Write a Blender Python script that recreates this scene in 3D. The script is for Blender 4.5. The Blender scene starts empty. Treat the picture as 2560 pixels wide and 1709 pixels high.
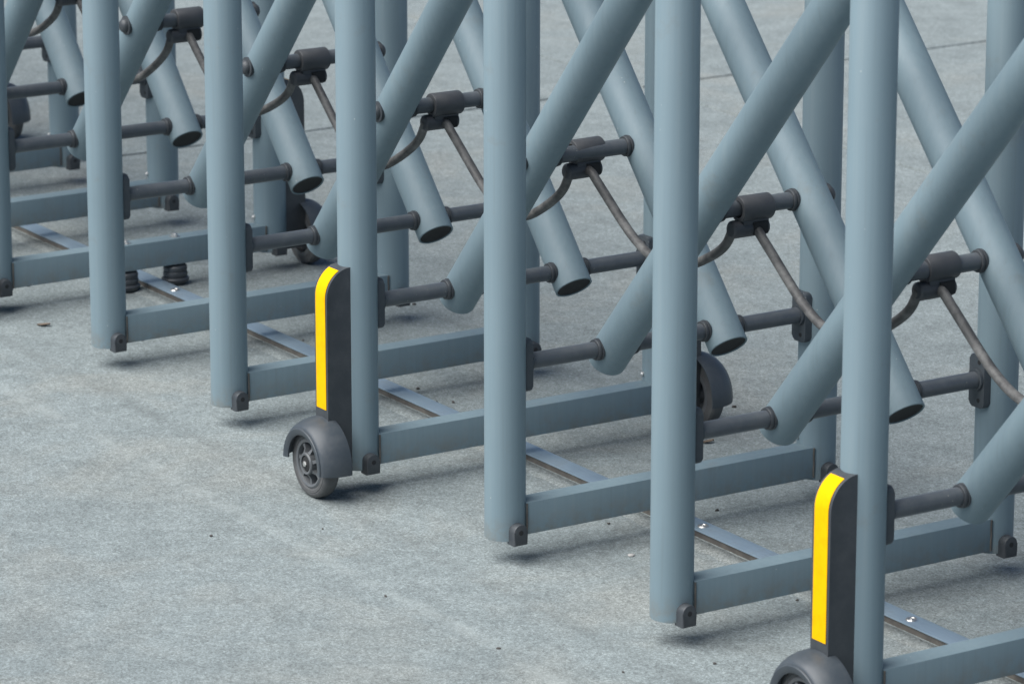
import bpy, bmesh, math, random
from mathutils import Vector, Matrix, Euler

# ------------------------------------------------------------------ camera, sky, sun, exposure
scene = bpy.context.scene
COL = scene.collection
R = math.radians

cam_data = bpy.data.cameras.new('camera')
cam = bpy.data.objects.new('camera', cam_data)
COL.objects.link(cam)
cam.location = (10.7352, -5.067, 3.1104)
cam.rotation_euler = (math.pi/2 - 0.266, 0.0, 2.5721 - math.pi/2)
cam_data.sensor_width = 36.0
cam_data.lens = 144.46
cam_data.clip_start = 0.1
cam_data.clip_end = 3000.0
cam_data.dof.use_dof = True
cam_data.dof.focus_distance = 10.05
cam_data.dof.aperture_fstop = 7.1
scene.camera = cam

SUN_EL, SUN_AZ = R(55), math.atan2(-0.10, -0.995)        # azimuth measured from +Y towards +X
world = bpy.data.worlds.new('World')
scene.world = world
world.use_nodes = True
wn, wl = world.node_tree.nodes, world.node_tree.links
bg = wn.get('Background')
sky = wn.new('ShaderNodeTexSky')
sky.sky_type = 'NISHITA'
sky.sun_disc = False
sky.sun_elevation = SUN_EL
sky.sun_rotation = SUN_AZ
sky.air_density = 0.6
sky.dust_density = 0.25
wl.new(sky.outputs['Color'], bg.inputs['Color'])
bg.inputs['Strength'].default_value = 0.05

sun_data = bpy.data.lights.new('sun', 'SUN')
sun = bpy.data.objects.new('sun', sun_data)
COL.objects.link(sun)
sun_dir = Vector((math.sin(SUN_AZ)*math.cos(SUN_EL), math.cos(SUN_AZ)*math.cos(SUN_EL), math.sin(SUN_EL)))
sun.rotation_euler = sun_dir.to_track_quat('Z', 'Y').to_euler()
sun.location = sun_dir*30
sun_data.energy = 3.0
sun_data.angle = R(64)
sun_data.color = (1.0, 0.985, 0.96)

scene.view_settings.view_transform = 'Standard'
scene.view_settings.look = 'None'
scene.view_settings.exposure = 1.05
scene.view_settings.gamma = 1.0
scene.view_settings.use_curve_mapping = False

random.seed(7)

# ------------------------------------------------------------------ materials
def mat(name):
    m = bpy.data.materials.new(name)
    m.use_nodes = True
    n, l = m.node_tree.nodes, m.node_tree.links
    return m, n, l, n['Principled BSDF']

def ramp(n, stops):
    r = n.new('ShaderNodeValToRGB')
    e = r.color_ramp.elements
    while len(e) < len(stops): e.new(0.5)
    for el, (p, c) in zip(e, stops):
        el.position = p
        el.color = (*c, 1) if len(c) == 3 else c
    return r

def noise(n, l, vec, scale, detail=4, rough=0.55, dist=0.0):
    t = n.new('ShaderNodeTexNoise')
    t.inputs['Scale'].default_value = scale
    t.inputs['Detail'].default_value = detail
    t.inputs['Roughness'].default_value = rough
    t.inputs['Distortion'].default_value = dist
    if vec is not None: l.new(vec, t.inputs['Vector'])
    return t

def mixc(n, l, fac, a, b, mode='MIX'):
    m = n.new('ShaderNodeMix')
    m.data_type = 'RGBA'
    m.blend_type = mode
    for sock, v in ((m.inputs['Factor'], fac), (m.inputs['A'], a), (m.inputs['B'], b)):
        if hasattr(v, 'is_linked'): l.new(v, sock)
        elif isinstance(v, (int, float)): sock.default_value = v
        else: sock.default_value = (*v, 1)
    # colour sockets carry the same names as float ones: address them by index
    return m

def mix_rgb(n, l, fac, a, b, mode='MIX'):
    m = n.new('ShaderNodeMix')
    m.data_type = 'RGBA'
    m.blend_type = mode
    fs, as_, bs = m.inputs[0], m.inputs[6], m.inputs[7]
    for sock, v in ((fs, fac), (as_, a), (bs, b)):
        if hasattr(v, 'is_linked'): l.new(v, sock)
        elif isinstance(v, (int, float)): sock.default_value = v
        else: sock.default_value = (*v, 1)
    return m.outputs[2]

def world_pos(n):
    g = n.new('ShaderNodeNewGeometry')
    return g.outputs['Position']

def bump(n, l, height, bsdf, strength, dist):
    b = n.new('ShaderNodeBump')
    b.inputs['Strength'].default_value = strength
    b.inputs['Distance'].default_value = dist
    l.new(height, b.inputs['Height'])
    l.new(b.outputs['Normal'], bsdf.inputs['Normal'])

def paint_material():
    m, n, l, b = mat('grey_blue_powder_coat')
    pos = world_pos(n)
    big = noise(n, l, pos, 3.0, 3)
    c = mix_rgb(n, l, big.outputs['Fac'], (0.160, 0.222, 0.248), (0.190, 0.258, 0.286))
    # grime: sparse brownish smears
    gr = noise(n, l, pos, 9.0, 6, 0.65)
    gm = ramp(n, [(0.60, (0, 0, 0)), (0.78, (0.45, 0.45, 0.45))])
    l.new(gr.outputs['Fac'], gm.inputs['Fac'])
    c = mix_rgb(n, l, gm.outputs['Color'], c, (0.165, 0.165, 0.145))
    # rain runs and sun fading along the uprights
    dm_ = n.new('ShaderNodeMapping'); dm_.inputs['Scale'].default_value = (70, 70, 1.6)
    l.new(pos, dm_.inputs['Vector'])
    dr = noise(n, l, dm_.outputs['Vector'], 1.0, 4, 0.6)
    drm = ramp(n, [(0.50, (0, 0, 0)), (0.72, (0.22,)*3)])
    l.new(dr.outputs['Fac'], drm.inputs['Fac'])
    c = mix_rgb(n, l, drm.outputs['Color'], c, (0.250, 0.300, 0.310))
    drk = ramp(n, [(0.26, (0.22,)*3), (0.44, (0, 0, 0))])
    l.new(dr.outputs['Fac'], drk.inputs['Fac'])
    c = mix_rgb(n, l, drk.outputs['Color'], c, (0.125, 0.150, 0.155))
    # splashed dirt and rust bloom low on the posts
    sx = n.new('ShaderNodeSeparateXYZ'); l.new(pos, sx.inputs[0])
    hz = ramp(n, [(0.055, (0.8, 0.8, 0.8)), (0.13, (0, 0, 0))])
    l.new(sx.outputs['Z'], hz.inputs['Fac'])
    sn = noise(n, l, pos, 26, 6, 0.7)
    snr = ramp(n, [(0.40, (0, 0, 0)), (0.62, (0.9, 0.9, 0.9))])
    l.new(sn.outputs['Fac'], snr.inputs['Fac'])
    spl = mix_rgb(n, l, 1.0, hz.outputs['Color'], snr.outputs['Color'], 'MULTIPLY')
    c = mix_rgb(n, l, spl, c, (0.185, 0.175, 0.150))
    # dust specks and tiny chips
    vo = n.new('ShaderNodeTexVoronoi')
    vo.inputs['Scale'].default_value = 42
    l.new(pos, vo.inputs['Vector'])
    vm = ramp(n, [(0.045, (1, 1, 1)), (0.075, (0, 0, 0))])
    l.new(vo.outputs['Distance'], vm.inputs['Fac'])
    sel = noise(n, l, pos, 11.0, 2)
    sm = ramp(n, [(0.60, (0, 0, 0)), (0.64, (0.8, 0.8, 0.8))])
    l.new(sel.outputs['Fac'], sm.inputs['Fac'])
    spk = mix_rgb(n, l, 1.0, vm.outputs['Color'], sm.outputs['Color'], 'MULTIPLY')
    c = mix_rgb(n, l, spk, c, (0.48, 0.50, 0.48))
    l.new(c, b.inputs['Base Color'])
    rr = ramp(n, [(0.3, (0.46,)*3), (0.7, (0.60,)*3)])
    l.new(gr.outputs['Fac'], rr.inputs['Fac'])
    l.new(rr.outputs['Color'], b.inputs['Roughness'])
    fine = noise(n, l, pos, 420, 2)
    bump(n, l, fine.outputs['Fac'], b, 0.12, 0.0006)
    return m

def rubber_material(name, col, rough, dust=0.35, dust_col=(0.15, 0.152, 0.15), spots=False):
    m, n, l, b = mat(name)
    pos = world_pos(n)
    d = noise(n, l, pos, 24, 6, 0.7)
    dm = ramp(n, [(0.42, (0, 0, 0)), (0.75, (dust,)*3)])
    l.new(d.outputs['Fac'], dm.inputs['Fac'])
    c = mix_rgb(n, l, dm.outputs['Color'], col, dust_col)
    if spots:
        vo = n.new('ShaderNodeTexVoronoi')
        vo.inputs['Scale'].default_value = 70
        l.new(pos, vo.inputs['Vector'])
        vm = ramp(n, [(0.07, (1, 1, 1)), (0.12, (0, 0, 0))])
        l.new(vo.outputs['Distance'], vm.inputs['Fac'])
        sel = noise(n, l, pos, 5.0, 3)
        sm = ramp(n, [(0.52, (0, 0, 0)), (0.60, (0.75,)*3)])
        l.new(sel.outputs['Fac'], sm.inputs['Fac'])
        s = mix_rgb(n, l, 1.0, vm.outputs['Color'], sm.outputs['Color'], 'MULTIPLY')
        c = mix_rgb(n, l, s, c, (0.34, 0.33, 0.30))
    l.new(c, b.inputs['Base Color'])
    rr = ramp(n, [(0.3, (rough - 0.08,)*3), (0.7, (rough + 0.12,)*3)])
    l.new(d.outputs['Fac'], rr.inputs['Fac'])
    l.new(rr.outputs['Color'], b.inputs['Roughness'])
    f = noise(n, l, pos, 300, 2)
    bump(n, l, f.outputs['Fac'], b, 0.15, 0.0006)
    return m

def metal_material(name, col, rough, metallic=0.85):
    m, n, l, b = mat(name)
    pos = world_pos(n)
    mp = n.new('ShaderNodeMapping')
    mp.inputs['Scale'].default_value = (4, 90, 90)
    l.new(pos, mp.inputs['Vector'])
    s = noise(n, l, mp.outputs['Vector'], 3.0, 5, 0.6)
    w = noise(n, l, pos, 7.0, 5, 0.65)
    c = mix_rgb(n, l, s.outputs['Fac'], tuple(x*0.82 for x in col), tuple(min(1, x*1.12) for x in col))
    wm = ramp(n, [(0.56, (0, 0, 0)), (0.78, (0.5,)*3)])
    l.new(w.outputs['Fac'], wm.inputs['Fac'])
    c = mix_rgb(n, l, wm.outputs['Color'], c, (0.20, 0.185, 0.165))
    l.new(c, b.inputs['Base Color'])
    b.inputs['Metallic'].default_value = metallic
    rr = ramp(n, [(0.35, (rough,)*3), (0.75, (min(1, rough + 0.3),)*3)])
    l.new(w.outputs['Fac'], rr.inputs['Fac'])
    l.new(rr.outputs['Color'], b.inputs['Roughness'])
    return m

def yellow_material():
    m, n, l, b = mat('yellow_reflective_tape')
    pos = world_pos(n)
    d = noise(n, l, pos, 34, 7, 0.75)
    dm = ramp(n, [(0.46, (0, 0, 0)), (0.78, (0.75,)*3)])
    l.new(d.outputs['Fac'], dm.inputs['Fac'])
    c = mix_rgb(n, l, dm.outputs['Color'], (0.96, 0.50, 0.0), (0.74, 0.37, 0.0))
    l.new(c, b.inputs['Base Color'])
    b.inputs['Roughness'].default_value = 0.5
    b.inputs['Specular IOR Level'].default_value = 0.08
    return m

def concrete_material(name, tint=(1, 1, 1), dirt=1.0):
    m, n, l, b = mat(name)
    pos = world_pos(n)
    T = lambda c: tuple(0.62*a*t for a, t in zip(c, tint))
    big = noise(n, l, pos, 1.1, 5, 0.6, 0.6)
    c = mix_rgb(n, l, big.outputs['Fac'], T((0.300, 0.318, 0.318)), T((0.410, 0.430, 0.428)))
    # trowel streaks running across the bay
    mp = n.new('ShaderNodeMapping')
    mp.inputs['Rotation'].default_value = (0, 0, R(-57))
    l.new(pos, mp.inputs['Vector'])
    mp2 = n.new('ShaderNodeMapping')
    mp2.inputs['Scale'].default_value = (2.2, 3.4, 1)
    l.new(mp.outputs['Vector'], mp2.inputs['Vector'])
    st = noise(n, l, mp2.outputs['Vector'], 2.6, 9, 0.72, 0.25)
    sm = ramp(n, [(0.44, (0, 0, 0)), (0.78, (0.60,)*3)])
    l.new(st.outputs['Fac'], sm.inputs['Fac'])
    c = mix_rgb(n, l, sm.outputs['Color'], c, T((0.50, 0.515, 0.510)))
    dk = ramp(n, [(0.26, (0.30*dirt,)*3), (0.46, (0, 0, 0))])
    l.new(st.outputs['Fac'], dk.inputs['Fac'])
    c = mix_rgb(n, l, dk.outputs['Color'], c, T((0.235, 0.248, 0.250)))
    # warmer, sandier patches
    tp = noise(n, l, pos, 1.7, 6, 0.62, 0.5)
    tm = ramp(n, [(0.50, (0, 0, 0)), (0.66, (0.55,)*3)])
    l.new(tp.outputs['Fac'], tm.inputs['Fac'])
    c = mix_rgb(n, l, tm.outputs['Color'], c, T((0.440, 0.418, 0.385)))
    # blotches
    bl = noise(n, l, pos, 5.5, 7, 0.7, 0.3)
    bm = ramp(n, [(0.34, (0.40*dirt,)*3), (0.50, (0, 0, 0))])
    l.new(bl.outputs['Fac'], bm.inputs['Fac'])
    c = mix_rgb(n, l, bm.outputs['Color'], c, T((0.25, 0.262, 0.262)))
    # sand grain
    g1 = noise(n, l, pos, 150, 4, 0.8)
    gm = ramp(n, [(0.28, (0.70,)*3), (0.72, (1.30,)*3)])
    l.new(g1.outputs['Fac'], gm.inputs['Fac'])
    c = mix_rgb(n, l, 1.0, c, gm.outputs['Color'], 'MULTIPLY')
    for sc_, lo, hi in ((330, 0.74, 1.26), (150, 0.84, 1.16), (62, 0.92, 1.08)):      # sand and aggregate, each grain its own tone
        gv = n.new('ShaderNodeTexVoronoi')
        gv.inputs['Scale'].default_value = sc_
        l.new(pos, gv.inputs['Vector'])
        sep = n.new('ShaderNodeSeparateColor'); l.new(gv.outputs['Color'], sep.inputs[0])
        gr_ = ramp(n, [(0.0, (lo,)*3), (1.0, (hi,)*3)])
        l.new(sep.outputs[0], gr_.inputs['Fac'])
        c = mix_rgb(n, l, 1.0, c, gr_.outputs['Color'], 'MULTIPLY')
    g2 = n.new('ShaderNodeTexVoronoi')
    g2.inputs['Scale'].default_value = 95
    l.new(pos, g2.inputs['Vector'])
    gm2 = ramp(n, [(0.14, (1, 1, 1)), (0.26, (0, 0, 0))])
    l.new(g2.outputs['Distance'], gm2.inputs['Fac'])
    gsel = noise(n, l, pos, 5, 6, 0.72)
    gs = ramp(n, [(0.48, (0, 0, 0)), (0.62, (0.8,)*3)])
    l.new(gsel.outputs['Fac'], gs.inputs['Fac'])
    sp = mix_rgb(n, l, 1.0, gm2.outputs['Color'], gs.outputs['Color'], 'MULTIPLY')
    c = mix_rgb(n, l, sp, c, T((0.15, 0.145, 0.135)))
    # rubber scuffs where the gate wheels run
    sx = n.new('ShaderNodeSeparateXYZ'); l.new(pos, sx.inputs[0])
    for yc in (-0.128, 1.058, -0.36):
        a = n.new('ShaderNodeMath'); a.operation = 'SUBTRACT'; a.inputs[1].default_value = yc
        l.new(sx.outputs['Y'], a.inputs[0])
        wob = noise(n, l, pos, 2.4, 4, 0.6)
        w2 = n.new('ShaderNodeMath'); w2.operation = 'MULTIPLY_ADD'; w2.inputs[1].default_value = 0.06; w2.inputs[2].default_value = -0.03
        l.new(wob.outputs['Fac'], w2.inputs[0])
        a2 = n.new('ShaderNodeMath'); a2.operation = 'ADD'; l.new(a.outputs[0], a2.inputs[0]); l.new(w2.outputs[0], a2.inputs[1])
        ab = n.new('ShaderNodeMath'); ab.operation = 'ABSOLUTE'; l.new(a2.outputs[0], ab.inputs[0])
        tr = ramp(n, [(0.012, (0.30*dirt,)*3), (0.034, (0, 0, 0))])
        l.new(ab.outputs[0], tr.inputs['Fac'])
        brk = ramp(n, [(0.42, (0.15,)*3), (0.60, (1, 1, 1))]); l.new(bl.outputs['Fac'], brk.inputs['Fac'])
        tmask = mix_rgb(n, l, 1.0, tr.outputs['Color'], brk.outputs['Color'], 'MULTIPLY')
        c = mix_rgb(n, l, tmask, c, T((0.17, 0.17, 0.165)) if yc > -0.3 else T((0.62, 0.62, 0.60)))
    l.new(c, b.inputs['Base Color'])
    b.inputs['Roughness'].default_value = 0.88
    b.inputs['Specular IOR Level'].default_value = 0.3
    hs = n.new('ShaderNodeMath'); hs.operation = 'ADD'
    l.new(g1.outputs['Fac'], hs.inputs[0]); l.new(bl.outputs['Fac'], hs.inputs[1])
    bump(n, l, hs.outputs[0], b, 0.28, 0.0035)
    return m

M_PAINT = paint_material()
M_PLASTIC = rubber_material('dark_grey_plastic', (0.044, 0.050, 0.056), 0.45, 0.22)
M_ROD = rubber_material('dark_sleeve_tube', (0.080, 0.092, 0.104), 0.36, 0.36, (0.165, 0.168, 0.168), spots=True)
M_CLAMP = rubber_material('clamp_plastic', (0.060, 0.063, 0.068), 0.48, 0.3, (0.13, 0.13, 0.13))
M_RUBBER = rubber_material('tyre_rubber', (0.075, 0.075, 0.074), 0.62, 0.5, (0.165, 0.17, 0.168))
M_RIM = rubber_material('grey_wheel_plastic', (0.10, 0.107, 0.112), 0.45, 0.4)
M_FENDER = rubber_material('slate_grey_plastic', (0.048, 0.059, 0.069), 0.44, 0.22)
M_CABLE = rubber_material('dusty_cable_sheath', (0.075, 0.073, 0.070), 0.55, 0.9, (0.24, 0.235, 0.22))
M_BLACK = rubber_material('black_hole', (0.012, 0.012, 0.013), 0.6, 0.1)
M_CAP = rubber_material('black_end_cap', (0.014, 0.0145, 0.015), 0.75, 0.25, (0.05, 0.047, 0.044))
M_YELLOW = yellow_material()
M_RAIL = metal_material('galvanised_steel', (0.34, 0.44, 0.52), 0.34, 0.55)
M_RAILSIDE = rubber_material('dark_brown_steel', (0.085, 0.078, 0.070), 0.6, 0.7, (0.20, 0.18, 0.15))  # dark brown tone for the rail web and the welds
M_BOLT = metal_material('zinc_bolt', (0.62, 0.61, 0.58), 0.3, 0.9)
M_CONC = concrete_material('broomed_concrete', (0.935, 1.02, 1.02))
M_MORTAR = concrete_material('mortar', (1.0, 1.06, 1.04), 0.5)
M_SOIL = rubber_material('joint_soil', (0.035, 0.032, 0.028), 0.9, 0.5, (0.09, 0.08, 0.07))
M_STONE = rubber_material('dark_pebble', (0.060, 0.055, 0.050), 0.8, 0.5, (0.14, 0.13, 0.12))
M_PALE = rubber_material('pale_chip', (0.36, 0.35, 0.33), 0.85, 0.4, (0.5, 0.5, 0.48))
M_LEAF = rubber_material('dry_leaf', (0.13, 0.10, 0.075), 0.8, 0.5, (0.2, 0.16, 0.12))

# ------------------------------------------------------------------ mesh helpers
def finish(name, bm, material, angle=35):
    bmesh.ops.recalc_face_normals(bm, faces=bm.faces[:])
    me = bpy.data.meshes.new(name)
    bm.to_mesh(me)
    bm.free()
    me.materials.append(material)
    me.shade_smooth()
    me.set_sharp_from_angle(angle=R(angle))
    return me

def obj(name, me, parent=None, loc=(0, 0, 0), rot=(0, 0, 0)):
    o = bpy.data.objects.new(name, me)
    COL.objects.link(o)
    o.parent = parent
    o.location = loc
    o.rotation_euler = rot
    return o

def tag(o, label=None, category=None, group=None, kind=None):
    if label: o['label'] = label
    if category: o['category'] = category
    if group: o['group'] = group
    if kind: o['kind'] = kind
    return o

AX = {'X': Matrix.Rotation(R(90), 3, 'Y'), 'Y': Matrix.Rotation(R(-90), 3, 'X'), 'Z': Matrix.Identity(3)}

def lathe(bm, prof, segs=40, axis='Z', origin=(0, 0, 0), a0=0.0, a1=2*math.pi, closed_prof=False, caps=True):
    """prof: (radius, along) pairs turned about an axis."""
    full = abs(a1 - a0 - 2*math.pi) < 1e-6
    m, o = AX[axis], Vector(origin)
    steps = segs if full else segs + 1
    rings = []
    for r, h in prof:
        if r < 1e-7 and full:
            rings.append([bm.verts.new(o + m @ Vector((0, 0, h)))])
        else:
            rings.append([bm.verts.new(o + m @ Vector((r*math.cos(a0 + (a1-a0)*i/segs), r*math.sin(a0 + (a1-a0)*i/segs), h))) for i in range(steps)])
    n = len(rings)
    pairs = [(i, i+1) for i in range(n-1)] + ([(n-1, 0)] if closed_prof else [])
    for i, j in pairs:
        A, B = rings[i], rings[j]
        cnt = segs
        for k in range(cnt):
            k2 = (k+1) % steps if full else k+1
            if len(A) == 1 and len(B) == 1: continue
            if len(A) == 1: bm.faces.new((A[0], B[k], B[k2]))
            elif len(B) == 1: bm.faces.new((A[k], B[0], A[k2]))
            else: bm.faces.new((A[k], B[k], B[k2], A[k2]))
    if full and not closed_prof and caps:
        for ring in (rings[0], rings[-1]):
            if len(ring) > 2: bm.faces.new(ring)
    if not full and closed_prof:
        bm.faces.new([r[0] for r in rings]); bm.faces.new([r[-1] for r in rings])

def box(bm, x0, x1, y0, y1, z0, z1, bevel=0.0, segs=2):
    vs = [bm.verts.new((x, y, z)) for x in (x0, x1) for y in (y0, y1) for z in (z0, z1)]
    f = [(0, 1, 3, 2), (4, 6, 7, 5), (0, 4, 5, 1), (2, 3, 7, 6), (0, 2, 6, 4), (1, 5, 7, 3)]
    faces = [bm.faces.new([vs[i] for i in q]) for q in f]
    if bevel:
        ed = list({e for fc in faces for e in fc.edges})
        bmesh.ops.bevel(bm, geom=ed, offset=bevel, segments=segs, profile=0.6, affect='EDGES')

def prism(bm, pts, axis, a, b, bevel=0.0, segs=2):
    """2D outline extruded along an axis. pts in the two other axes, in cyclic-free order (see mk)."""
    def mk(p, t):
        if axis == 'X': return (t, p[0], p[1])
        if axis == 'Y': return (p[0], t, p[1])
        return (p[0], p[1], t)
    A = [bm.verts.new(mk(p, a)) for p in pts]
    B = [bm.verts.new(mk(p, b)) for p in pts]
    fa, fb = bm.faces.new(A), bm.faces.new(B)
    n = len(pts)
    for i in range(n): bm.faces.new((A[i], A[(i+1) % n], B[(i+1) % n], B[i]))
    if bevel:
        ed = list(set(fa.edges) | set(fb.edges))
        bmesh.ops.bevel(bm, geom=ed, offset=bevel, segments=segs, profile=0.6, affect='EDGES')

def rounded_rect(w, h, r, n=6):
    out = []
    for cx, cy, s in ((w/2-r, h/2-r, 0), (-w/2+r, h/2-r, 90), (-w/2+r, -h/2+r, 180), (w/2-r, -h/2+r, 270)):
        for i in range(n+1):
            a = R(s + 90*i/n)
            out.append((cx + r*math.cos(a), cy + r*math.sin(a)))
    return out

def catmull(pts, per=6):
    P = [Vector(p) for p in pts]
    P = [2*P[0]-P[1]] + P + [2*P[-1]-P[-2]]
    out = []
    for i in range(1, len(P)-2):
        for k in range(per):
            t = k/per
            a, b, c, d = P[i-1], P[i], P[i+1], P[i+2]
            out.append(0.5*((2*b) + (c-a)*t + (2*a-5*b+4*c-d)*t*t + (3*b-a-3*c+d)*t**3))
    out.append(P[-2])
    return out

def sweep(bm, path, rad, segs=14):
    rings = []
    for i, p in enumerate(path):
        t = (path[min(i+1, len(path)-1)] - path[max(i-1, 0)]).normalized()
        u = t.cross(Vector((0, 1, 0)))
        if u.length < 1e-4: u = Vector((1, 0, 0))
        u.normalize(); v = t.cross(u)
        rings.append([bm.verts.new(p + rad*(math.cos(2*math.pi*k/segs)*u + math.sin(2*math.pi*k/segs)*v)) for k in range(segs)])
    for a, b in zip(rings, rings[1:]):
        for k in range(segs): bm.faces.new((a[k], a[(k+1) % segs], b[(k+1) % segs], b[k]))
    bm.faces.new(rings[0]); bm.faces.new(rings[-1])

# ------------------------------------------------------------------ dimensions of the gate (metres)
ZB = 0.060                       # underside of the posts above the ground
FRAME_X = {0: -0.0101, 1: 0.7167, 2: 1.4191, 3: 2.1018, 4: 2.7902, 5: 3.4923, 6: 4.190}
for k in range(-1, -6, -1): FRAME_X[k] = FRAME_X[k+1] - 0.70
for k in (7, 8): FRAME_X[k] = FRAME_X[k-1] + 0.70
DEPTH = 0.930                    # front post axis to rear post axis
PR = 0.0500                      # radius of posts and scissor tubes
ZROD, ZMID = 0.4855, 0.8856
YS, YB = 0.315, 0.630            # planes of the rising and the falling scissor tubes
BEAM = (-0.0185, 0.0395, 0.067, 0.147)
POST_TOP = 1.78
HUB_Z, WHEEL_R = 0.090, 0.090

# ------------------------------------------------------------------ ground
ground_bm = bmesh.new()
box(ground_bm, -600, 600, -600, 600, -0.12, -0.042)
ground = tag(obj('ground', finish('ground', ground_bm, M_SOIL)), kind='structure')
JX = [-21.2, -14.7, -8.2, -1.665, 4.9, 11.4, 17.9]
JY = [-15.4, -9.1, -2.85, 3.45, 9.8, 16.1, 22.4]
rj = random.Random(3)
def slab(x0, x1, y0, y1):
    """one concrete bay with slightly ragged, rounded arrises"""
    bm = bmesh.new()
    g = 0.009
    x0 += g; x1 -= g; y0 += g; y1 -= g
    n = 60
    pts = []
    for i in range(n): pts.append((x0 + (x1-x0)*i/n, y0))
    for i in range(n): pts.append((x1, y0 + (y1-y0)*i/n))
    for i in range(n): pts.append((x1 - (x1-x0)*i/n, y1))
    for i in range(n): pts.append((x0, y1 - (y1-y0)*i/n))
    cx, cy = (x0+x1)/2, (y0+y1)/2
    q = []
    for x, y in pts:
        j = rj.uniform(-0.001, 0.0035)
        q.append((x - math.copysign(j, x-cx) if abs(x-x0) < 1e-6 or abs(x-x1) < 1e-6 else x,
                  y - math.copysign(j, y-cy) if abs(y-y0) < 1e-6 or abs(y-y1) < 1e-6 else y))
    top = [bm.verts.new((x - math.copysign(0.002, x-cx), y - math.copysign(0.002, y-cy), 0)) for x, y in q]
    mid = [bm.verts.new((x, y, -0.003)) for x, y in q]
    bot = [bm.verts.new((x, y, -0.041)) for x, y in q]
    bm.faces.new(top)
    N = len(q)
    for a, b in ((top, mid), (mid, bot)):
        for i in range(N): bm.faces.new((a[i], a[(i+1) % N], b[(i+1) % N], b[i]))
    return finish('concrete_slab', bm, M_CONC)
for i in range(len(JX)-1):
    for j in range(len(JY)-1):
        obj('concrete_slab', slab(JX[i], JX[i+1], JY[j], JY[j+1]), ground)
# the paving goes on beyond the slabs that can be told apart
far_bm = bmesh.new()
for a in ((-600, JX[0]-.006, -600, 600), (JX[-1]+.006, 600, -600, 600), (JX[0]-.006, JX[-1]+.006, -600, JY[0]-.006), (JX[0]-.006, JX[-1]+.006, JY[-1]+.006, 600)):
    vs = [far_bm.verts.new((x, y, -0.001)) for x, y in ((a[0], a[2]), (a[1], a[2]), (a[1], a[3]), (a[0], a[3]))]
    far_bm.faces.new(vs)
tag(obj('pavement', finish('pavement', far_bm, M_CONC)), kind='structure')

# ------------------------------------------------------------------ guide rail
RY0, RY1, RH = 0.488, 0.545, 0.020
rail = tag(obj('guide_rail', None), 'galvanised steel guide rail screwed to the concrete under the gate beams', 'rail')
bm = bmesh.new(); box(bm, -9, 8, RY0+0.004, RY1-0.004, 0.0, RH-0.0045)
obj('rail_web', finish('rail_web', bm, M_RAILSIDE), rail)
bm = bmesh.new(); box(bm, -9, 8, RY0, RY1, RH-0.004, RH, 0.001)
plate = obj('top_plate', finish('top_plate', bm, M_RAIL), rail)
bm = bmesh.new()
lathe(bm, [(0.0, 0.0030), (0.0035, 0.0030), (0.0042, 0.0015), (0.0075, 0.0015), (0.0085, 0.0030), (0.0125, 0.0028), (0.0145, 0.0)], 24)
screw_me = finish('screw', bm, M_BOLT)
for x in (-5.8, -4.6, -3.4, -2.2, -1.05, 0.14, 2.03, 2.885, 3.714, 4.90, 6.1):
    obj('screw', screw_me, plate, (x, (RY0+RY1)/2, RH+0.0002))
rm = random.Random(11)
for side in (-1, 1):
    bm = bmesh.new()
    y_in = RY0 - 0.004 if side < 0 else RY1 + 0.001
    width = 0.055 if side < 0 else 0.02
    prev = None
    n = 500
    for i in range(n+1):
        x = -9 + 17*i/n
        w = width + rm.uniform(-0.006, 0.006)
        yi = y_in + side*rm.uniform(0.0, 0.003)
        row = [bm.verts.new((x, yi, -0.001)), bm.verts.new((x, yi + side*0.002, 0.0035)), bm.verts.new((x, yi + side*w*0.7, 0.003)), bm.verts.new((x, yi + side*w, -0.001))]
        if prev:
            for a in range(3): bm.faces.new((prev[a], row[a], row[a+1], prev[a+1]))
        prev = row
    obj('mortar_bed', finish('mortar_bed', bm, M_MORTAR, 80), rail)

# ------------------------------------------------------------------ gate: shared part meshes
def post_mesh():
    bm = bmesh.new()
    r = PR
    prof = [(0.0, ZB+0.004), (r-0.006, ZB+0.004), (r-0.005, ZB), (r-0.001, ZB), (r, ZB+0.001), (r, POST_TOP-0.02), (r-0.008, POST_TOP-0.004), (r*0.6, POST_TOP+0.004), (0.0, POST_TOP+0.006)]
    lathe(bm, prof, 56)
    return finish('post', bm, M_PAINT)
def bracket_mesh(s):
    """rod socket plate on the inner side of a post; s = +1 front post, -1 rear post"""
    bm = bmesh.new()
    y0, y1 = s*(PR-0.008), s*(PR+0.0125)
    prism(bm, [(x, z+ZROD-0.004) for x, z in rounded_rect(0.056, 0.128, 0.012)], 'Y', min(y0, y1), max(y0, y1), 0.005)
    lathe(bm, [(0.0, 0.0), (0.026, 0.0), (0.026, 0.006), (0.024, 0.008), (0.0, 0.008)], 28, 'Y', (0, s*(PR+0.0120) - (0.0 if s > 0 else 0.0075), ZROD))
    return finish('socket_plate', bm, M_FENDER)
def hole_mesh(s):
    bm = bmesh.new()
    y = s*(PR+0.0123)
    lathe(bm, [(0.0, 0.0), (0.0055, 0.0), (0.0055, 0.0007), (0.0, 0.0007)], 16, 'Y', (0.008, y if s > 0 else y-0.0007, ZROD-0.050))
    return finish('screw_hole', bm, M_BLACK)
def bumper_mesh():
    bm = bmesh.new()
    w, zb, zt = 0.019, ZB-0.006, ZB+0.046
    pts = [(-w, zb), (w, zb)]
    for i in range(13):
        a = math.pi*i/12
        pts.append((w*math.cos(a), zt-w + w*math.sin(a)))
    pts = pts[:2] + pts[2:]
    prism(bm, pts, 'X', 0.038, 0.072, 0.0035)
    return finish('bumper', bm, M_PLASTIC)
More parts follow.
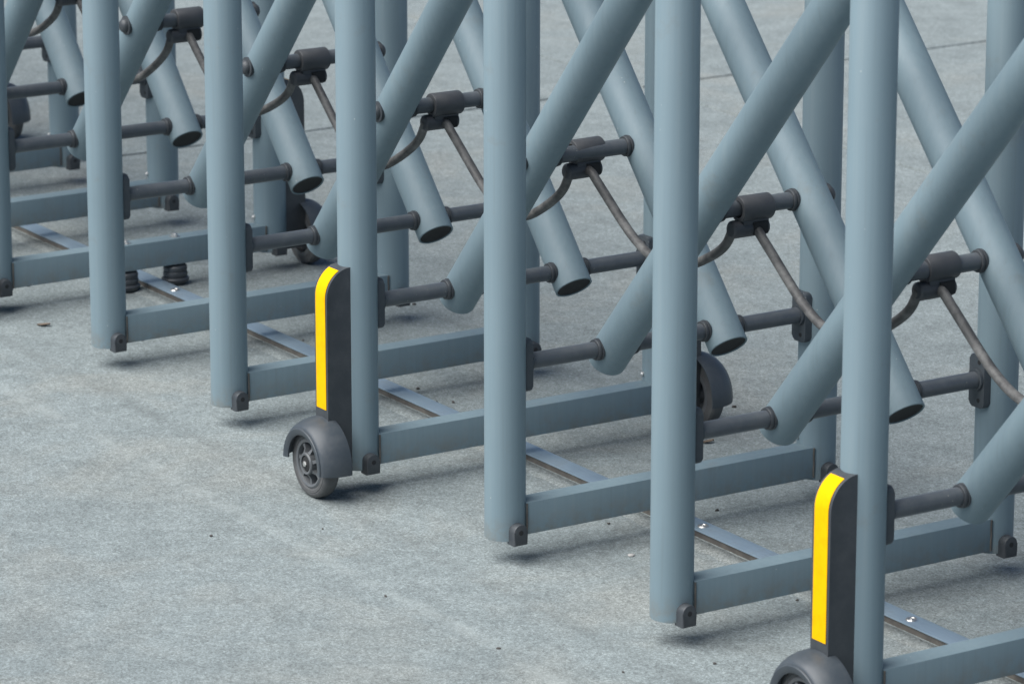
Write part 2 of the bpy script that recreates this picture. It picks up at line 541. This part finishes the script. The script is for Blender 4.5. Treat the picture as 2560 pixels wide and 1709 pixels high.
def bumper_hole_mesh():
    bm = bmesh.new()
    lathe(bm, [(0.0, 0.0), (0.0062, 0.0), (0.0062, 0.0008), (0.0, 0.0008)], 18, 'X', (0.0718, 0, ZB+0.026))
    return finish('bumper_hole', bm, M_BLACK)
def beam_mesh():
    bm = bmesh.new()
    a = 0.036
    box(bm, BEAM[0], BEAM[1], a, DEPTH-a, BEAM[2], BEAM[3], 0.0022, 2)
    return finish('beam', bm, M_PAINT)
def weld_mesh(y):
    bm = bmesh.new()
    r = random.Random(int(y*1000))
    pts = [Vector((BEAM[1]+0.0005, y, z)) for z in (BEAM[2]+0.002, BEAM[2]+0.02, BEAM[2]+0.04, BEAM[2]+0.06, BEAM[3]-0.002)]
    for p in pts: p.y += r.uniform(-0.001, 0.001)
    sweep(bm, catmull(pts, 4), 0.0024, 8)
    return finish('weld', bm, M_RAILSIDE)
def stub_mesh():
    bm = bmesh.new()
    lathe(bm, [(0.0, 0.0), (0.0055, 0.0), (0.0065, 0.003), (0.0065, 0.009), (0.0, 0.009)], 14, 'Z', (0.01, 0.10, BEAM[2]-0.008))
    return finish('drain_plug', bm, M_PLASTIC)
def rivet_mesh():
    bm = bmesh.new()
    lathe(bm, [(0.0, -0.008), (0.003, -0.0075), (0.006, -0.005), (0.007, 0.0), (0.007, 0.004), (0.0, 0.004)], 16, 'Y', (-0.012, -PR+0.001, BEAM[3]+0.018))
    return finish('rivet', bm, M_BOLT)
def rod_mesh(y0, y1, z, r=0.0200):
    bm = bmesh.new()
    lathe(bm, [(0.0, y0), (r, y0), (r, y1), (0.0, y1)], 32, 'Y', (0, 0, z))
    return finish('rod', bm, M_ROD)
def collar_mesh():
    bm = bmesh.new()
    lathe(bm, [(0.0195, -0.010), (0.0245, -0.010), (0.0258, -0.008), (0.0258, -0.004), (0.0240, -0.003), (0.0240, -0.001), (0.0275, 0.0), (0.0275, 0.0045), (0.0250, 0.0065), (0.0195, 0.0065)], 32, 'Y', closed_prof=True)
    return finish('collar', bm, M_PLASTIC)
def nut_mesh(s):
    bm = bmesh.new()
    lathe(bm, [(0.0, YT0-0.0125), (0.0065, YT0-0.0125), (0.0078, YT0-0.0110), (0.0078, YT0-0.0070), (0.0, YT0-0.0070)], 6, 'Y', (0, 0, HUB_Z))
    mirrored(bm, s)
    return finish('axle_nut', bm, M_BOLT)
def dome_mesh():
    bm = bmesh.new()
    lathe(bm, [(0.0, -0.020), (0.008, -0.0192), (0.015, -0.0165), (0.019, -0.012), (0.0205, -0.007), (0.0205, -0.004), (0.0275, -0.003), (0.0275, 0.0045), (0.024, 0.010), (0.0, 0.010)], 32, 'Y')
    return finish('pivot_cap', bm, M_PLASTIC)
TUBE_END = 0.052
def tube_mesh(length):
    bm = bmesh.new()
    r = PR
    e = -TUBE_END
    prof = [(0.0, e+0.010), (r-0.0045, e+0.010), (r-0.0045, e+0.0005), (r-0.0035, e), (r-0.001, e), (r, e+0.001), (r, length-0.001), (r-0.002, length), (0.0, length)]
    lathe(bm, prof, 56)
    return finish('scissor_tube', bm, M_PAINT)
def end_cap_mesh():
    bm = bmesh.new()
    e = -TUBE_END
    r = PR-0.0048
    lathe(bm, [(0.0, e+0.0045), (r*0.45, e+0.0040), (r*0.8, e+0.0030), (r-0.003, e+0.0015), (r, e+0.0025), (r, e+0.0095), (0.0, e+0.0095)], 40)
    return finish('end_cap', bm, M_CAP)
def clamp_mesh():
    bm = bmesh.new()
    lathe(bm, [(0.0202, 0.420), (0.0295, 0.420), (0.0312, 0.4225), (0.0312, 0.5045), (0.0295, 0.507), (0.0202, 0.507)], 36, 'Y', closed_prof=True)
    box(bm, -0.016, 0.016, 0.425, 0.497, -0.046, -0.022, 0.002)
    return finish('cable_clamp', bm, M_CLAMP)
def barrel_mesh():
    bm = bmesh.new()
    lathe(bm, [(0.0, 0.400), (0.016, 0.400), (0.0205, 0.404), (0.0215, 0.409), (0.0215, 0.494), (0.0200, 0.499), (0.0, 0.4995)], 28, 'Y', (-0.003, 0, -0.047))
    return finish('cable_barrel', bm, M_CLAMP)
def clip_mesh():
    bm = bmesh.new()
    box(bm, 0.0140, 0.0205, 0.452, 0.492, -0.062, -0.032, 0.0015)
    box(bm, 0.0195, 0.0220, 0.456, 0.468, -0.058, -0.036, 0.0008)
    return finish('clip', bm, M_CAP)

ME = dict(post=post_mesh(), br_f=bracket_mesh(1), br_r=bracket_mesh(-1), ho_f=hole_mesh(1), ho_r=hole_mesh(-1), bumper=bumper_mesh(),
          bhole=bumper_hole_mesh(), beam=beam_mesh(), stub=stub_mesh(), rivet=rivet_mesh(), rod=rod_mesh(PR+0.008, DEPTH-PR-0.008, ZROD),
          weld_f=weld_mesh(0.0365), weld_r=weld_mesh(DEPTH-0.0365),
          mid=rod_mesh(YS-0.045, YB+0.045, 0), collar=collar_mesh(), dome=dome_mesh(), tube=tube_mesh(1.80), cap=end_cap_mesh(),
          clamp=clamp_mesh(), barrel=barrel_mesh(), clip=clip_mesh())

def housing_profile(off=0.0, n=14):
    """side outline of the wheel column in (y, z), from the foot up and over the rounded shoulder"""
    y_f, z_s = -0.108-off, 0.515
    pts = [(y_f, ZB+0.0), (y_f, ZB+0.10), (y_f, ZB+0.25), (y_f, z_s)]
    a, b = 0.070+off, 0.076+off
    for i in range(1, n+1):
        t = math.pi/2*i/n
        pts.append((-0.038 - a*math.cos(t), z_s + b*math.sin(t)))
    return pts
def mirrored(bm, s):
    if s < 0:
        for v in bm.verts: v.co.y = -v.co.y
def housing_mesh(s):
    bm = bmesh.new()
    pts = housing_profile() + [(-0.012, 0.591), (-0.012, ZB+0.0)]
    prism(bm, pts, 'X', -0.031, 0.031, 0.004, 3)
    mirrored(bm, s)
    return finish('wheel_column', bm, M_PLASTIC)
def strip_mesh(s):
    bm = bmesh.new()
    outer = housing_profile(0.0016)
    inner = housing_profile(0.0004)
    z_lo = 0.228
    def clip_pts(P):
        Q = [(P[0][0], z_lo)] + [p for p in P if p[1] > z_lo + 0.01]
        return Q[:-4]
    A, B = clip_pts(outer), clip_pts(inner)
    rows = []
    for (oy, oz), (iy, iz) in zip(A, B):
        rows.append([bm.verts.new((x, y, z)) for x, y, z in ((-0.0235, iy, iz), (-0.0235, oy, oz), (0.0235, oy, oz), (0.0235, iy, iz))])
    for r0, r1 in zip(rows, rows[1:]):
        for k in range(4): bm.faces.new((r0[k], r0[(k+1) % 4], r1[(k+1) % 4], r1[k]))
    bm.faces.new(rows[0]); bm.faces.new(rows[-1])
    mirrored(bm, s)
    return finish('reflective_strip', bm, M_YELLOW)
def fender_mesh(s):
    bm = bmesh.new()
    prof = [(0.0745, -0.166), (0.0800, -0.1700), (0.0905, -0.1712), (0.0925, -0.1695), (0.0930, -0.1665), (0.0955, -0.1660), (0.1010, -0.1605), (0.1070, -0.150), (0.1125, -0.135), (0.1155, -0.118), (0.1165, -0.098), (0.1150, -0.088),
            (0.1120, -0.088), (0.1115, -0.100), (0.1085, -0.132), (0.1030, -0.147), (0.0960, -0.158), (0.0900, -0.1635), (0.0800, -0.163), (0.0750, -0.162)]
    # about the Y axis: angle 0 = +X, growing towards +Z
    rings = []
    n = 48
    a0, a1 = R(-6), R(180)
    for i in range(n+1):
        a = a0 + (a1-a0)*i/n
        rings.append([bm.verts.new((r*math.cos(a), y, HUB_Z + r*math.sin(a))) for r, y in prof])
    m = len(prof)
    for A, B in zip(rings, rings[1:]):
        for k in range(m): bm.faces.new((A[k], A[(k+1) % m], B[(k+1) % m], B[k]))
    bm.faces.new(rings[0]); bm.faces.new(rings[-1])
    mirrored(bm, s)
    return finish('fender', bm, M_FENDER, 40)
YT0, YT1 = -0.150, -0.106
def tyre_mesh(s):
    bm = bmesh.new()
    r = WHEEL_R
    prof = [(0.0640, YT0+0.003), (0.0690, YT0), (0.0760, YT0), (0.0775, YT0+0.0015), (0.0800, YT0+0.001), (0.0850, YT0+0.003), (0.0885, YT0+0.007), (r, YT0+0.013), (r, YT1-0.013), (0.0885, YT1-0.007), (0.0850, YT1-0.003), (0.0640, YT1)]
    lathe(bm, prof, 64, 'Y', (0, 0, HUB_Z), closed_prof=True)
    mirrored(bm, s)
    return finish('tyre', bm, M_RUBBER, 28)
def rim_mesh(s):
    bm = bmesh.new()
    o = (0, 0, HUB_Z)
    lathe(bm, [(0.0525, YT0+0.006), (0.0545, YT0+0.001), (0.0600, YT0-0.001), (0.0645, YT0+0.002), (0.0645, YT1), (0.0525, YT1)], 56, 'Y', o, closed_prof=True)
    lathe(bm, [(0.0215, YT0-0.008), (0.0265, YT0-0.009), (0.0290, YT0-0.006), (0.0290, YT1), (0.0215, YT1)], 40, 'Y', o, closed_prof=True)
    for i in range(7):                               # spokes
        a = 2*math.pi*i/7 + 0.35
        c, d = Vector((math.cos(a), 0, math.sin(a))), Vector((-math.sin(a), 0, math.cos(a)))
        q = []
        for rr, w, yf in ((0.0275, 0.0052, YT0-0.004), (0.0405, 0.0034, YT0+0.004), (0.0545, 0.0055, YT0+0.004)):
            p = Vector(o) + c*rr
            q.append([bm.verts.new(p + d*sx*w + Vector((0, y, 0))) for sx, y in ((-1, yf), (1, yf), (1, yf+0.024), (-1, yf+0.024))])
        for A, B in zip(q, q[1:]):
            for k in range(4): bm.faces.new((A[k], A[(k+1) % 4], B[(k+1) % 4], B[k]))
        bm.faces.new(q[0]); bm.faces.new(q[-1])
    lathe(bm, [(0.028, YT0+0.024), (0.053, YT0+0.024), (0.053, YT0+0.027), (0.028, YT0+0.027)], 40, 'Y', o, closed_prof=True)   # web behind the spokes
    mirrored(bm, s)
    return finish('wheel', bm, M_RIM, 30)
def hub_mesh(s):
    bm = bmesh.new()
    lathe(bm, [(0.0, YT0-0.0085), (0.010, YT0-0.0082), (0.0185, YT0-0.006), (0.0218, YT0-0.002), (0.0218, -0.080), (0.0, -0.080)], 36, 'Y', (0, 0, HUB_Z))
    mirrored(bm, s)
    return finish('hub_cap', bm, M_CAP)
for s, k in ((1, 'f'), (-1, 'r')):
    ME['nut_'+k] = nut_mesh(s)
    ME['col_'+k], ME['strip_'+k], ME['fen_'+k], ME['tyre_'+k], ME['rim_'+k], ME['hub_'+k] = housing_mesh(s), strip_mesh(s), fender_mesh(s), tyre_mesh(s), rim_mesh(s), hub_mesh(s)

# guide roller that runs against the rail, under one beam only
def roller_mesh():
    bm = bmesh.new()
    lathe(bm, [(0.0, 0.003), (0.030, 0.003), (0.036, 0.006), (0.041, 0.012), (0.0425, 0.018), (0.0405, 0.022), (0.0350, 0.024), (0.0365, 0.028), (0.0380, 0.034), (0.0365, 0.040), (0.0340, 0.042), (0.0360, 0.046), (0.0365, 0.055), (0.0330, 0.060), (0.0, 0.060)], 40)
    return finish('guide_roller', bm, M_PLASTIC)
def roller_bolt_mesh():
    bm = bmesh.new()
    lathe(bm, [(0.0, BEAM[3]+0.011), (0.006, BEAM[3]+0.0105), (0.0095, BEAM[3]+0.008), (0.0105, BEAM[3]+0.003), (0.017, BEAM[3]+0.002), (0.017, BEAM[3]-0.001), (0.006, BEAM[3]-0.001), (0.006, 0.058), (0.0, 0.058)], 6)
    return finish('bolt', bm, M_BOLT)

# ------------------------------------------------------------------ gate: assembly
gate = tag(obj('retractable_gate', None), 'grey-blue retractable gate of round posts linked by scissor tubes on small wheels', 'gate')
HAS_WHEELS = (-3, 0, 3, 6)
KS = sorted(FRAME_X)
for k in KS:
    X = FRAME_X[k]
    for side, y, br, ho in ((1, 0.0, 'br_f', 'ho_f'), (-1, DEPTH, 'br_r', 'ho_r')):
        post = obj('post', ME['post'], gate, (X, y, 0))
        obj('socket_plate', ME[br], post)
        obj('screw_hole', ME[ho], post)
        obj('screw_hole', ME[ho], post, (0, 0, 0.093))
        obj('bumper', ME['bumper'], post)
        obj('bumper_hole', ME['bhole'], post)
        if side < 0: obj('rivet', ME['rivet'], post)
        if k in HAS_WHEELS:
            s = 'f' if side > 0 else 'r'
            colm = obj('wheel_column', ME['col_'+s], gate, (X, y, 0))
            colm['label'] = 'charcoal plastic wheel column with rounded shoulder'
            st = obj('reflective_strip', ME['strip_'+s], colm)
            st['label'] = 'bright yellow reflective strip'
            obj('fender', ME['fen_'+s], colm)
            wh = obj('wheel', ME['rim_'+s], gate, (X, y, 0))
            obj('tyre', ME['tyre_'+s], wh)
            obj('hub_cap', ME['hub_'+s], wh)
            obj('axle_nut', ME['nut_'+s], wh)
    beam = obj('beam', ME['beam'], gate, (X, 0, 0))
    obj('weld', ME['weld_f'], beam); obj('weld', ME['weld_r'], beam)
    obj('drain_plug', ME['stub'], beam)
    if k == 0:
        rme, bme = roller_mesh(), roller_bolt_mesh()
        for yy in (0.425, 0.592):
            ro = obj('guide_roller', rme, gate, (X+0.011, yy, 0))
            obj('bolt', bme, ro)
    rod = obj('rod', ME['rod'], gate, (X, 0, 0))
    for yy, flip in ((YS-PR, 0), (YS+PR, 1), (YB-PR, 0), (YB+PR, 1)):
        obj('collar', ME['collar'], rod, (0, yy, ZROD), (0, 0, math.pi if flip else 0))
    # scissor tubes: one rises towards the next frame, one towards the previous frame
    if k+1 in FRAME_X: dxn = (FRAME_X[k+1]-X)/2
    else: dxn = 0.35
    dxp = (X-FRAME_X[k-1])/2 if k-1 in FRAME_X else 0.35
    if k <= 7:
        t = obj('scissor_tube', ME['tube'], gate, (X, YS, ZROD), (0, math.atan2(dxn, ZMID-ZROD), 0))
        obj('end_cap', ME['cap'], t)
    t = obj('scissor_tube', ME['tube'], gate, (X, YB, ZROD), (0, -math.atan2(dxp, ZMID-ZROD), 0))
    obj('end_cap', ME['cap'], t)
    if k+1 in FRAME_X:
        xm = X + dxn
        pv = obj('pivot_rod', ME['mid'], gate, (xm, 0, ZMID))
        for yy, flip in ((YS+PR, 1), (YB-PR, 0)):
            obj('collar', ME['collar'], pv, (0, yy, 0), (0, 0, math.pi if flip else 0))
        obj('pivot_cap', ME['dome'], pv, (0, YS-PR, 0))
        obj('pivot_cap', ME['dome'], pv, (0, YB+PR, 0), (0, 0, math.pi))
        cl = obj('cable_clamp', ME['clamp'], gate, (xm, random.uniform(-0.008, 0.006), ZMID), (0, random.uniform(-0.30, 0.22), random.uniform(-0.03, 0.03)))
        obj('cable_barrel', ME['barrel'], cl)
        obj('clip', ME['clip'], cl)
        if k+2 in FRAME_X:
            span = (FRAME_X[k+2]-FRAME_X[k])/2
            sg = random.uniform(0.93, 1.10); kink = random.uniform(-0.012, 0.012); sway = random.uniform(-0.012, 0.012)
            pts = [(0.010, -0.045), (0.030, -0.052), (0.060, -0.072), (0.100, -0.0985), (0.168, -0.144), (0.228, -0.179), (0.300, -0.207), (0.380, -0.2165), (0.460, -0.203), (0.540, -0.170), (0.620, -0.127), (0.666, -0.0926), (0.690, -0.058), (0.697, -0.045)]
            path = [Vector((a*span/0.70 + kink*math.sin(math.pi*a/0.7), 0.460-0.048*a/0.70 + sway*math.sin(math.pi*a/0.7), b*(1 + (sg-1)*math.sin(math.pi*a/0.7)))) for a, b in pts]
            bm = bmesh.new()
            sweep(bm, catmull(path, 5), 0.0116, 14)
            obj('cable', finish('cable', bm, M_CABLE), gate, (xm, 0, ZMID))

# ------------------------------------------------------------------ small litter on the concrete
def pebble(size, seed, material, flat=0.7, name='pebble'):
    bm = bmesh.new()
    bmesh.ops.create_icosphere(bm, subdivisions=2, radius=1.0)
    r = random.Random(seed)
    ph = [r.uniform(0, 6.28) for _ in range(6)]
    sx, sy = size*r.uniform(0.8, 1.3), size*r.uniform(0.7, 1.0)
    for v in bm.verts:
        c = v.co
        f = 1 + 0.16*math.sin(3.1*c.x+ph[0]) + 0.14*math.sin(4.3*c.y+ph[1]) + 0.12*math.sin(3.7*c.z+ph[2]) + r.uniform(-0.05, 0.05)
        v.co = Vector((c.x*f*sx, c.y*f*sy, (c.z*f+0.75)*size*flat))
    return finish(name, bm, material, 30)
S, C_, L_ = M_STONE, M_PALE, M_LEAF
LITTER = [  # x, y, size, material, name, category, label
    (2.251, -0.511, .0065, S, 'pebble', 'pebble', 'small dark pebble alone on the open concrete, leftmost of the pebbles before the gate'),
    (0.610, 1.070, .0080, S, 'pebble', 'pebble', 'dark pebble below the rod, behind the gate near the yellow strip'),
    (0.784, 0.589, .0060, S, 'pebble', 'pebble', 'tiny dark pebble just behind the rail left of the upright yellow strip'),
    (1.398, 0.603, .0070, S, 'pebble', 'pebble', 'dark pebble behind the rail, farthest of three near the wheeled post'),
    (1.568, 0.611, .0075, S, 'pebble', 'pebble', 'dark pebble nearest the tall post right of the wheeled post, behind the rail'),
    (1.537, 0.578, .0048, S, 'pebble', 'pebble', 'smallest dark pebble close against the rail beyond the wheeled post'),
    (2.750, 0.654, .0065, S, 'pebble', 'pebble', 'dark pebble just beyond the rail screw between two beams'),
    (3.418, 0.410, .0060, S, 'pebble', 'pebble', 'dark pebble under the beam left of the nearest yellow strip'),
    (2.017, 1.232, .0075, S, 'pebble', 'pebble', 'dark pebble beside the rear wheel behind the gate'),
    (3.671, -0.006, .0060, S, 'pebble', 'pebble', 'dark pebble just left of the nearest wheel at the bottom of the picture'),
    (3.608, -0.210, .0052, S, 'pebble', 'pebble', 'dark pebble lowest in the picture, farther left of the nearest wheel'),
    (2.693, 0.366, .0055, S, 'pebble', 'pebble', 'dark pebble in the shade under a beam before the rail'),
    (2.875, -0.386, .0055, S, 'pebble', 'pebble', 'dark pebble on the open concrete below and right of the farther front wheel'),
    (3.324, -0.359, .0062, S, 'pebble', 'pebble', 'dark pebble near the bottom centre of the picture on open concrete'),
    (2.347, -0.251, .0046, S, 'pebble', 'pebble', 'tiny dark pebble just in front of the tyre of the front wheel'),
    (2.931, 0.271, .0130, C_, 'concrete_chip', 'chip', 'pale concrete chip on the ground between the two wheeled front posts'),
]
for i, (x, y, sz, m_, nm, cat, lab) in enumerate(LITTER):
    sz *= 0.72
    tag(obj(nm, pebble(sz, 40+i, m_, 0.35 if nm == 'concrete_chip' else 0.7, nm), None, (x, y, -0.0005), (0, 0, i*1.3)), lab, cat, 'loose pebbles on the concrete' if nm == 'pebble' else None)
def leaf(length, width, seed):
    bm = bmesh.new()
    r = random.Random(seed)
    n = 9
    top, bot = [], []
    for i in range(n+1):
        t = i/n
        w = width*math.sin(math.pi*min(1, t*0.96+0.02))**0.7
        z = 0.002 + 0.004*t*t
        rowt = [bm.verts.new((length*(t-0.5), sy*w/2, z + 0.004*abs(sy) + r.uniform(0, 0.0008))) for sy in (-1, 0, 1)]
        top.append(rowt)
        bot.append([bm.verts.new(v.co - Vector((0, 0, 0.0008))) for v in rowt])
    for i in range(n):
        for k in range(2):
            bm.faces.new((top[i][k], top[i+1][k], top[i+1][k+1], top[i][k+1]))
            bm.faces.new((bot[i][k], bot[i][k+1], bot[i+1][k+1], bot[i+1][k]))
        for k in (0, 2): bm.faces.new((top[i][k], bot[i][k], bot[i+1][k], top[i+1][k]))
    for e in (0, n):
        bm.faces.new((top[e][0], top[e][1], top[e][2], bot[e][2], bot[e][1], bot[e][0]))
    return finish('dry_leaf', bm, M_LEAF, 60)
tag(obj('dry_leaf', leaf(0.040, 0.020, 1), None, (0.236, 0.031, 0.0), (0, 0, R(50))), 'curled dry leaf on the concrete at the far left below the gate', 'leaf')
tag(obj('dry_leaf', leaf(0.034, 0.016, 2), None, (2.256, 0.977, 0.0), (0, 0, R(80))), 'dry leaf scrap on the concrete behind the gate by the rear wheel', 'leaf')
